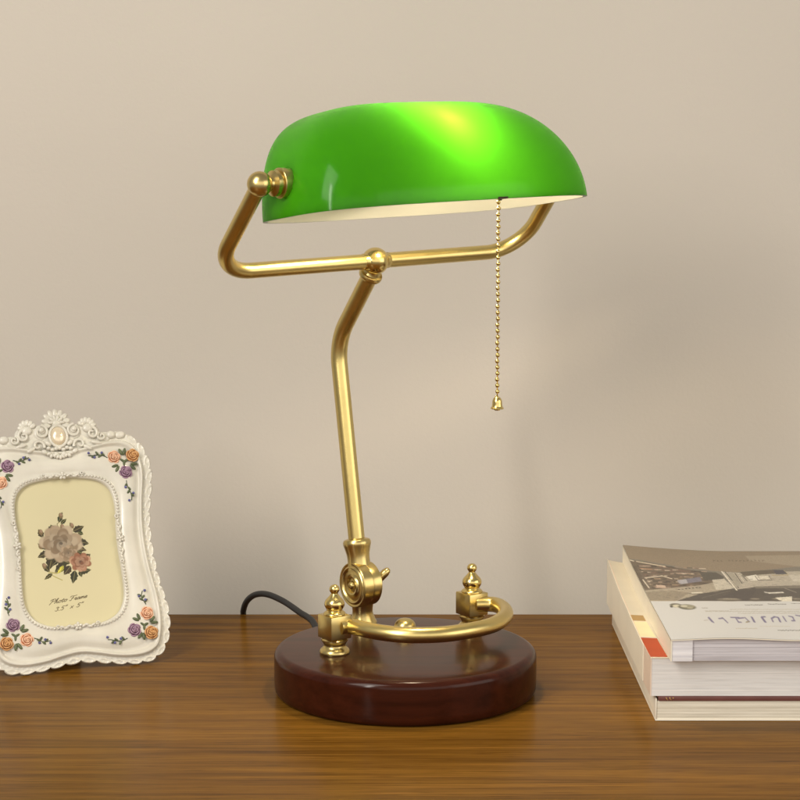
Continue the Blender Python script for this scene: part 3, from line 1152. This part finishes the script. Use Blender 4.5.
# backing board and strut
bm = bmesh.new()
box(bm, fp(0, 97, -2.6), (0.0475, 0.066, 0.0011), fu, fw, fN, 0.0006)
obj('backing_board', bm, simple('dark_board', (0.03, 0.025, 0.022), 0.8), frame, auto=40)
bm = bmesh.new()
top_ = fp(0, 120, -4.4)
bot_ = V((top_.x, top_.y, 0.0008)) - fn * 0.020
ctr = (top_ + bot_) / 2
ay_ = (top_ - bot_).normalized()
box(bm, ctr, (0.014, (top_ - bot_).length / 2, 0.0008), fu, ay_, fu.cross(ay_), 0.0005)
obj('easel_strut', bm, simple('dark_board_strut', (0.03, 0.025, 0.022), 0.8), frame, auto=40)

# ------------------------------------------------------------------ books
PAPER = lin((226, 218, 200))


def make_pages(name, c0, c1, scale, bmp=0.5):
    """page edges: thin sheets lying one on another"""
    m, nt, b = new_mat(name)
    g = noise(nt, 1.0, 4, 0.7, 'Object', (3, 3, scale))
    g2 = noise(nt, 1.0, 3, 0.6, 'Object', (25, 25, scale * 0.35))
    r = ramp(nt, g.outputs['Fac'], [(0.3, c0), (0.62, c1)])
    r2 = ramp(nt, g2.outputs['Fac'], [(0.3, (0.86, 0.85, 0.84)), (0.55, (1, 1, 1))])
    mx = nt.nodes.new('ShaderNodeMix')
    mx.data_type = 'RGBA'
    mx.blend_type = 'MULTIPLY'
    mx.inputs[0].default_value = 1
    nt.links.new(r.outputs[0], mx.inputs[6])
    nt.links.new(r2.outputs[0], mx.inputs[7])
    nt.links.new(mx.outputs[2], b.inputs['Base Color'])
    b.inputs['Roughness'].default_value = 0.8
    bump(nt, b, g.outputs['Fac'], bmp, 0.0006)
    return m


PG_BOTTOM = make_pages('cream_page_edges', lin((196, 186, 166)), lin((234, 227, 210)), 1500)
PG_MID = make_pages('pale_page_edges', lin((205, 205, 204)), lin((232, 228, 224)), 2600, 0.2)
PG_TOP = make_pages('bluish_page_edges', lin((170, 166, 172)), lin((214, 210, 214)), 1600)
PG_TOP_LIGHT = make_pages('white_page_edges', lin((208, 206, 212)), lin((236, 234, 236)), 1100)
CREAM_CARD = simple('cream_card', lin((214, 205, 186)), 0.55, var=0.05, scale=25, bmp=0.05)
PINK_CARD = simple('pale_pink_card', lin((222, 202, 184)), 0.6, var=0.05, scale=25, bmp=0.05)
MAROON = simple('maroon_cover', lin((104, 62, 56)), 0.45, var=0.12)
WHITE_CARD = simple('white_card', lin((232, 224, 206)), 0.5, var=0.04, scale=25)
GOLD = simple('gold_foil', (0.75, 0.52, 0.16), 0.35, 0.9)


def slab(bm, x0, x1, y0, y1, zb, zt, nx=24, ny=24, mi=0):
    """box whose bottom and top follow functions of (x,y); grid on every side"""
    xs = np.linspace(x0, x1, nx + 1)
    ys = np.linspace(y0, y1, ny + 1)
    fb_ = zb if callable(zb) else (lambda x, y: zb)
    ft_ = zt if callable(zt) else (lambda x, y: zt)
    b_ = [[bm.verts.new((x, y, fb_(x, y))) for x in xs] for y in ys]
    t_ = [[bm.verts.new((x, y, ft_(x, y))) for x in xs] for y in ys]
    for j in range(ny):
        for i in range(nx):
            bm.faces.new((b_[j][i], b_[j + 1][i], b_[j + 1][i + 1], b_[j][i + 1])).material_index = mi
            bm.faces.new((t_[j][i], t_[j][i + 1], t_[j + 1][i + 1], t_[j + 1][i])).material_index = mi
    for i in range(nx):
        bm.faces.new((b_[0][i], b_[0][i + 1], t_[0][i + 1], t_[0][i])).material_index = mi
        bm.faces.new((b_[ny][i], t_[ny][i], t_[ny][i + 1], b_[ny][i + 1])).material_index = mi
    for j in range(ny):
        bm.faces.new((b_[j][0], t_[j][0], t_[j + 1][0], b_[j + 1][0])).material_index = mi
        bm.faces.new((b_[j][nx], b_[j + 1][nx], t_[j + 1][nx], t_[j][nx])).material_index = mi
    return bm


XL = 0.1806           # left side of the pile
YF, YB = -0.0817, 0.204

# bottom book: cream pages, maroon cover on top
b1 = empty('book', (XL + 0.10, 0.06, 0), 'thin cream book with maroon top cover at the bottom of the pile', 'book')
bm = bmesh.new()
slab(bm, XL + 0.0012, XL + 0.205, YF + 0.0008, YB, 0.0013, 0.0148, 10, 12)
obj('page_block', bm, PG_BOTTOM, b1, smooth=False)
bm = bmesh.new()
box(bm, (XL + 0.103, (YF + YB) / 2, 0.0007), (0.103, (YB - YF) / 2, 0.0006), bevel=0.0003)
box(bm, (XL + 0.0005, (YF + YB) / 2, 0.0090), (0.0005, (YB - YF) / 2, 0.0076), bevel=0.0003)
obj('back_cover', bm, WHITE_CARD, b1, auto=40)
bm = bmesh.new()
box(bm, (XL + 0.1045, (YF + YB) / 2, 0.0167), (0.1025, (YB - YF) / 2 + 0.0006, 0.0017), bevel=0.0005)
fc = obj('front_cover', bm, MAROON, b1, auto=40)
bm = bmesh.new()
for k, dx in enumerate((0.0075, 0.0100, 0.0122)):
    x_ = XL + dx
    pts = [(x_, YF - 0.0009, 0.0178), (x_ + 0.0004, YF - 0.0009, 0.0165), (x_ + 0.0014, YF - 0.0009, 0.0158)] if k < 2 else [(x_, YF - 0.0009, 0.0176), (x_ + 0.001, YF - 0.0009, 0.0170)]
    tube(bm, pts, 0.00022, 6)
obj('gold_mark', bm, GOLD, fc)

# middle book
XM = XL - 0.0040
ZM0 = 0.0186


def zmid(x, y):
    t = min(1, max(0, (y - YF) / (YB - YF)))
    e_ = max(0.0, 1 - (x - XM) / 0.05)
    return 0.0468 + 0.0100 * max(0, t - 0.35) ** 1.3 / 0.65 ** 1.3 * e_ + 0.0005 * math.sin(y * 40)


b2 = empty('book', (XL + 0.10, 0.06, ZM0), 'thick white paperback with orange and brown stickers, middle one of the pile', 'book')
bm = bmesh.new()
slab(bm, XM + 0.0009, XL + 0.205, YF + 0.0003, YB, ZM0, lambda x, y: zmid(x, y) - 0.0007, 24, 30)
obj('page_block', bm, PG_MID, b2, smooth=False)
bm = bmesh.new()
slab(bm, XM + 0.0009, XL + 0.205, YF, YB + 0.001, lambda x, y: zmid(x, y) - 0.0007, zmid, 30, 36)
obj('front_cover', bm, CREAM_CARD, b2, auto=40)
bm = bmesh.new()
slab(bm, XM, XM + 0.0009, YF, YB + 0.001, ZM0, zmid, 1, 36)
obj('spine', bm, PINK_CARD, b2, auto=40)
yj = atz(641, 660, 0.035).y
bm = bmesh.new()
slab(bm, XM - 0.0008, XM - 0.0001, yj, YB + 0.001, ZM0 + 0.0006, lambda x, y: zmid(x, y) + 0.0004, 1, 30)
obj('jacket_flap', bm, WHITE_CARD, b2, auto=40)


def sticker(name, quad, mat, label):
    bm = bmesh.new()
    P = []
    for px, py in quad:
        z = 0.047
        for _ in range(4):
            p = atz(px, py, z)
            z = zmid(p.x, p.y)
        P.append(p)
    n_ = 6
    top, low = [], []
    for j in range(n_ + 1):
        for i in range(n_ + 1):
            a, b = i / n_, j / n_
            p = (P[0] * (1 - a) + P[1] * a) * (1 - b) + (P[3] * (1 - a) + P[2] * a) * b
            z = zmid(max(p.x, XM + 0.0003), p.y)
            top.append(bm.verts.new((max(p.x, XM + 0.0003), p.y, z + 0.0003)))
            low.append(bm.verts.new((max(p.x, XM + 0.0003), p.y, z - 0.0001)))
    g = lambda L, i, j: L[j * (n_ + 1) + i]
    for j in range(n_):
        for i in range(n_):
            bm.faces.new((g(top, i, j), g(top, i + 1, j), g(top, i + 1, j + 1), g(top, i, j + 1)))
            bm.faces.new((g(low, i, j), g(low, i, j + 1), g(low, i + 1, j + 1), g(low, i + 1, j)))
    for i in range(n_):
        for L1, L2, f in (((i, 0), (i + 1, 0), 0), ((i, n_), (i + 1, n_), 0), ((0, i), (0, i + 1), 0), ((n_, i), (n_, i + 1), 0)):
            bm.faces.new((g(top, *L1), g(top, *L2), g(low, *L2), g(low, *L1)))
    tag(obj(name, bm, mat, b2, auto=40), label)


sticker('sticker', [(640.6, 637.9), (656.9, 638.6), (667.5, 657.0), (649.0, 656.8)], simple('orange_paper', lin((178, 66, 8)), 0.55, var=0.05), 'bright orange square sticker')
sticker('sticker', [(628.2, 615), (643, 615.8), (645.8, 621), (631, 620.4)], simple('tan_paper', lin((172, 140, 88)), 0.55, var=0.05), 'small tan brown sticker')
sticker('sticker', [(634.0, 621.6), (646.4, 622.0), (655.5, 637.0), (640.4, 636.4)], simple('pale_yellow_paper', lin((234, 222, 180)), 0.55, var=0.03), 'pale yellow paper strip')

# top magazine
XT = atz(671.5, 662, 0.0470).x
YT = atz(671.5, 662, 0.0470).y
ZT0 = 0.0474
YTB = 0.206


def ztopbase(x, y):
    return max(ZT0, zmid(x, y) + 0.0002)


def ztop(x, y):
    t = min(1, max(0, (y - YT) / (YTB - YT)))
    a = max(0.0, 1 - (x - XT) / 0.09)
    z = 0.0640 + 0.0005 * t + 0.0055 * (t ** 3) * (a ** 1.6)
    z += (1 - t) ** 8 * 0.0008 * (math.sin((x - XT) * 60 - 0.9))
    return z


b3 = empty('magazine', (XL + 0.10, 0.06, ZT0), 'design magazine with room photo and purple lettering on its cover, on top of the pile', 'magazine')
XTR = XT + 0.205
bm = bmesh.new()
xs_cut = [XT + 0.0004, XT + 0.0150, XT + 0.0940, XTR]
slab(bm, xs_cut[0], xs_cut[1], YT + 0.0006, YTB, ztopbase, lambda x, y: ztop(x, y) - 0.0008, 6, 30, 1)
slab(bm, xs_cut[1] + 0.0001, xs_cut[2], YT + 0.0022, YTB, ztopbase, lambda x, y: ztop(x, y) - 0.0008, 12, 30, 0)
slab(bm, xs_cut[2] + 0.0001, xs_cut[3], YT + 0.0008, YTB, ztopbase, lambda x, y: ztop(x, y) - 0.0008, 12, 30, 1)
obj('page_block', bm, [PG_TOP, PG_TOP_LIGHT], b3, smooth=False)
bm = bmesh.new()
slab(bm, XT - 0.0006, XT + 0.0003, YT, YTB + 0.001, ztopbase, lambda x, y: ztop(x, y) - 0.0003, 1, 40)
obj('spine', bm, WHITE_CARD, b3, auto=40)
bm = bmesh.new()
slab(bm, XT - 0.0006, XTR + 0.001, YT - 0.0006, YTB + 0.001, lambda x, y: ztop(x, y) - 0.0008, lambda x, y: ztop(x, y) - 0.0001, 40, 40)
cov = obj('front_cover', bm, WHITE_CARD, b3, auto=40)

# the cover print
cv = Canvas(XT - 0.0006, XTR + 0.001, YT - 0.0006, YTB + 0.001, 640, 420, (205, 205, 204))


def cp_(px, py):
    z = 0.064
    for _ in range(5):
        p = atz(px, py, z)
        z = ztop(p.x, p.y)
    return p.x, p.y


def cpoly(pts, col, a=1.0):
    cv.poly([cp_(*p) for p in pts], col, a)


def cline(pts, w, col, a=1.0):
    cv.line([cp_(*p) for p in pts], w * 0.00072, col, a, wy=w * 0.0026)


def cell(px, py, rx, ry, col, a=1.0):
    x, y = cp_(px, py)
    cv.ell(x, y, rx * 0.00072, ry * 0.0026, col, a, 0.0, 0.3)


# room photograph
cpoly([(600, 540), (990, 540), (990, 601), (600, 601)], (152, 144, 128))
cpoly([(600, 540), (990, 540), (990, 566), (800, 566.5), (770, 569.5), (735, 572.5), (712, 571), (690, 568.5), (660, 563.5), (640, 560), (600, 555)], (172, 152, 120))
cpoly([(745, 556), (990, 552), (990, 568), (800, 567), (775, 564), (750, 561)], (190, 174, 146), 0.7)
cpoly([(615, 558.2), (645, 562), (672, 567), (700, 571.5), (716, 575), (712, 590), (640, 592)], (142, 122, 96))
rs = random.Random(5)
pal = [(96, 80, 58), (190, 160, 120), (206, 176, 150), (120, 92, 70), (222, 204, 180), (160, 116, 96), (84, 74, 60), (176, 150, 118)]
for row, y in enumerate(np.linspace(566, 590, 9)):
    xa, xb = 626 + (y - 566) * 0.62, 704 + (y - 566) * 0.1
    x = xa
    while x < xb:
        w_ = rs.uniform(2, 7)
        yy_ = y + (x - xa) * 0.035 + rs.uniform(-0.5, 0.5)
        cline([(x, yy_), (x + w_, yy_ + 0.15)], rs.uniform(0.7, 1.5), pal[rs.randrange(len(pal))], 0.8)
        x += w_ * rs.uniform(0.6, 1.0)
cpoly([(624, 562), (636, 564), (655, 592), (641, 592)], (140, 122, 98), 0.85)
cpoly([(632, 566), (636, 566), (647, 586), (642, 586)], (120, 102, 80), 0.6)
cline([(645, 578), (662, 576), (672, 579)], 0.9, (230, 216, 192))
cline([(643, 580), (649, 588)], 1.4, (226, 214, 190))
cline([(640, 568.5), (652, 569.5)], 1.0, (206, 150, 90))
cpoly([(656, 585), (665, 585.5), (666, 588), (657, 588)], (216, 186, 160))
cline([(622.5, 558.3), (633.5, 561.2)], 1.1, (236, 222, 194))
cline([(636.5, 561.6), (650, 564), (665, 566.6)], 1.0, (230, 214, 184))
cpoly([(677, 580.5), (700, 577), (702, 581.5), (680, 584.5)], (142, 140, 160))
cpoly([(677, 580.5), (686, 579.4), (688, 583.4), (680, 584.5)], (184, 182, 190))
cpoly([(699, 572), (716, 572.5), (724, 577), (722, 581), (704, 580)], (112, 106, 92))
cpoly([(630, 592), (700, 585.5), (722, 581), (735, 588), (700, 594), (680, 601.2), (630, 601.2)], (188, 175, 150))
cpoly([(636, 593), (672, 590.5), (690, 593), (676, 601.2), (640, 601.2)], (172, 158, 132))
cpoly([(712, 580), (724, 579), (735, 589), (716, 590)], (206, 198, 178))
cpoly([(676, 601.2), (700, 594), (735, 588.5), (760, 585.5), (990, 585), (990, 601.2)], (112, 102, 92))
cpoly([(714, 601.2), (735, 591), (757, 590), (748, 601.2)], (104, 94, 90), 0.9)
cline([(702, 598), (730, 591)], 0.6, (140, 130, 116))
for k, px in enumerate((679, 682.5, 686, 689.5, 693, 696.5, 700)):
    cell(px, 589.6 - k * 0.35, 1.3, 0.55, (70, 56, 44), 0.9)
cline([(692, 593.2), (702, 592.6)], 1.0, (230, 222, 206))
cline([(689, 593.8), (700, 594.2)], 0.5, (74, 66, 54))
# window wall
cpoly([(722, 572), (740, 573), (990, 566), (990, 585.5), (760, 586.5), (738, 589.5)], (196, 186, 166))
cpoly([(740, 572.3), (758, 570.7), (776, 569.8), (778, 573.5), (752, 575.5), (744, 577)], (128, 114, 88))
cpoly([(773, 570.2), (784.5, 570), (787.5, 574.2), (776, 574.5)], (92, 92, 112))
cline([(772, 575.4), (788, 575.2)], 0.8, (196, 172, 90))
cline([(784, 570.5), (790, 576)], 0.8, (204, 190, 128))
cpoly([(746, 576.5), (756, 574.8), (761, 580.5), (751, 580.8)], (226, 220, 204))
cline([(755, 576), (758, 580.3), (772, 580.2), (769, 576)], 0.8, (122, 112, 96))
cpoly([(759, 576.3), (768, 576), (770, 579.4), (760, 579.6)], (222, 214, 194))
cpoly([(788, 575), (990, 570), (990, 580), (794, 582)], (208, 200, 182))
cline([(722, 572), (736.5, 590)], 1.9, (226, 218, 200))
cline([(725.5, 572.5), (738.5, 588)], 1.1, (78, 70, 60))
cpoly([(727, 573), (733, 573), (741, 584), (737, 587)], (184, 176, 156))
cline([(735, 573.5), (742, 583.5)], 1.0, (66, 60, 52))
cline([(738, 573.5), (745, 583)], 1.0, (214, 206, 186))
cline([(742, 575.5), (747, 581)], 0.9, (86, 78, 66))
cpoly([(753, 586.6), (800, 585.4), (990, 585), (990, 588), (756, 588.4)], (150, 140, 122))
cline([(765, 592.4), (769, 593.2), (783, 592.6)], 1.6, (226, 220, 206))
cline([(785, 588.5), (796, 592.5)], 1.1, (170, 160, 142))
# furniture cut by the lower border
for px, rx, c_ in ((729, 13, (150, 140, 120)), (755, 6.5, (122, 110, 94)), (776, 6.5, (116, 106, 90)), (797, 6, (126, 116, 98)), (832, 9, (140, 130, 110))):
    cell(px, 599.6, rx, 1.8, c_)
    cell(px, 599.0, rx * 0.75, 0.8, (186, 174, 150), 0.7)
cpoly([(775, 597.8), (792, 596.6), (792, 602), (782, 602)], (232, 224, 202), 0.9)
# white lower part
cpoly([(600, 601.0), (990, 601.0), (990, 604), (600, 604)], (205, 205, 204))
for px, rx in ((729, 12), (755, 6), (776, 6), (798, 6)):
    cell(px, 600.9, rx, 0.9, (120, 108, 92), 0.85)
# round emblem
cell(676, 605.6, 6.6, 2.6, (104, 100, 84))
cell(677.5, 606.3, 5.0, 1.9, (206, 200, 178))
cell(671.4, 607.0, 1.6, 0.9, (66, 62, 52))
cell(687, 607.2, 9.4, 3.3, (92, 90, 72))
cell(687.4, 606.6, 7.6, 2.2, (148, 144, 122))
cell(684, 606.2, 3.6, 1.2, (196, 192, 172))
cell(690, 608.2, 3.2, 0.9, (176, 170, 146), 0.8)
# small printing
for y, xa, xb, c_, dens in ((605.2, 745, 762, (84, 80, 72), 0.9), (604.3, 768, 785, (84, 80, 72), 0.9), (603.5, 791, 812, (84, 80, 72), 0.9), (608.2, 702, 706, (120, 112, 98), 0.7), (609.6, 730, 800, (170, 160, 140), 0.6),
                           (611.6, 706, 800, (150, 141, 122), 0.6), (613.4, 738, 800, (158, 148, 130), 0.6), (611.0, 705, 728, (160, 150, 132), 0.5), (628.6, 736, 756, (176, 166, 146), 0.7), (626.5, 760, 790, (186, 177, 156), 0.5), (630.6, 778, 803, (88, 84, 78), 0.9)):
    x = xa
    while x < xb:
        w_ = rs.uniform(0.8, 2.0)
        cline([(x, y + rs.uniform(-0.25, 0.25)), (x + w_, y + rs.uniform(-0.3, 0.3))], 0.75, c_, dens)
        x += w_ + rs.uniform(0.5, 1.1)
# big purple lettering, stroke by stroke
PUR = (104, 96, 138)
for st in ([(709, 617.6), (713.5, 622.6)], [(708.5, 618.2), (712.0, 621.9)], [(722.5, 618.0), (725.5, 620.8), (727.5, 622.8)], [(719, 618.8), (722.5, 618.4)], [(731, 617.6), (739, 617.8)],
           [(736, 618.5), (738.5, 622.3)], [(738.5, 622.3), (741, 622.4)], [(738, 618.6), (743.5, 618.0)], [(745, 617.8), (749, 621.6), (747, 622.2)], [(751.5, 617.2), (754, 622)], [(752.2, 617.6), (754.8, 622.2)], [(762, 617.2), (765.8, 622.3)],
           [(761.5, 617.8), (764.8, 622.2)], [(762, 617.2), (765, 616.9)], [(771.5, 618.6), (773, 621.8)], [(772, 618.4), (774.5, 617.0)], [(774.5, 617.0), (778, 617.6), (780, 621.8)], [(778.6, 618.2), (780.4, 622)], [(783, 616.8), (786, 621.4)], [(789, 616.4), (792.5, 617.2), (794.5, 620.8), (792, 621)], [(796, 615.5), (803, 616.6)], [(801, 615.5), (806, 621)], [(812, 616.6), (816, 621.6)], [(820, 616.8), (830, 617.4), (832, 621.4)]):
    cline(st, 1.55, PUR, 0.92)
cline([(704, 620.6), (708, 620.2)], 0.7, (176, 168, 160))
cline([(746, 622.6), (749, 621.4)], 0.9, (150, 140, 96))
# masthead along the far edge
for k in range(14):
    px = 713.5 + k * 3.75 + rs.uniform(-0.3, 0.3)
    if k in (3,):
        continue
    y = 560.9 + 0.25 * math.sin(k)
    cline([(px, y - 0.55), (px + 0.3, y + 0.55)], 0.7, (134, 108, 74), 0.8)
    cline([(px + 0.2, y + rs.choice((-0.5, 0.0, 0.5))), (px + 1.7, y + rs.choice((-0.5, 0.5)))], 0.6, (134, 108, 74), 0.75)
for k in range(520):
    px, py = rs.uniform(630, 815), rs.uniform(572, 600)
    v_ = rs.choice((0.72, 0.8, 1.16, 1.25))
    x, y = cp_(px, py)
    w_ = cv._win(x - 0.003, x + 0.003, y - 0.003, y + 0.003)
    cc = cv.C[w_].mean(axis=(0, 1)) * v_
    d_ = np.hypot((cv.X[w_] - x) / (0.00072 * rs.uniform(0.8, 3.2)), (cv.Y[w_] - y) / (0.0026 * rs.uniform(0.25, 0.7)))
    m_ = (np.clip((1.2 - d_) / 0.6, 0, 1) * 0.55)[..., None]
    cv.C[w_] = cv.C[w_] * (1 - m_) + cc * m_
cpoly([(600, 601.0), (990, 601.0), (990, 603), (600, 603)], (205, 205, 204))
for px, rx in ((729, 12), (755, 6), (776, 6), (798, 6)):
    cell(px, 600.9, rx, 0.9, (120, 108, 92), 0.85)
# paper grain in the photograph
g_ = rng.normal(0, 1, cv.X.shape)
yb_ = cp_(720, 601)[1]
cv.C *= np.where(cv.Y > yb_, 0.74 + 0.05 * g_, 1 + 0.008 * g_)[..., None]
m_ = (cv.Y > yb_)[..., None]
L_ = cv.C.mean(axis=2, keepdims=True)
G_ = 0.30 * (np.clip(L_ + (cv.C - L_) * 0.55, 0.001, 1) / 0.30) ** 1.55
cv.C = np.clip(np.where(m_, G_, cv.C), 0, 1)
vz = np.vectorize(ztop)
cv.mesh('cover_print', lambda X, Y: np.stack([X, Y, vz(X, Y) + 0.00015], -1), printed('glossy_print', 0.4, 0.15), cov)

# ------------------------------------------------------------------ lighting


def area(name, loc, aim, sx, sy, power, col):
    l = bpy.data.lights.new(name, 'AREA')
    l.shape = 'RECTANGLE'
    l.size, l.size_y = sx, sy
    l.energy = power
    l.color = col
    o = bpy.data.objects.new(name, l)
    COL.objects.link(o)
    o.location = loc
    o.rotation_euler = (V(aim) - V(loc)).to_track_quat('-Z', 'Y').to_euler()
    return o


WARM = (1.0, 0.95, 0.87)
area('softbox_left', (-1.15, -1.80, 1.15), (0, 0.1, 0.2), 0.16, 1.1, 19, WARM)
area('softbox_front', (0.4, -2.9, 0.85), (0, 0.3, 0.15), 3.4, 1.5, 20, WARM)
area('softbox_top', (-0.72, -0.92, 1.08), (0.10, -0.40, 0), 0.5, 0.9, 12, WARM)
area('wall_fill', (2.3, -1.3, 0.8), (0.1, 0.37, 0.2), 2.0, 1.5, 22, WARM)  # added fill light, only there to brighten the wall

w = bpy.data.worlds.new('World')
SC.world = w
w.use_nodes = True
bg = w.node_tree.nodes['Background']
bg.inputs[0].default_value = (1.0, 0.95, 0.88, 1)
bg.inputs[1].default_value = 0.33

SC.view_settings.view_transform = 'Standard'
SC.view_settings.look = 'None'
SC.view_settings.exposure = -0.08
SC.view_settings.gamma = 1.0
SC.cycles.use_denoising = True
SC.cycles.max_bounces = 10
SC.cycles.sample_clamp_indirect = 6.0
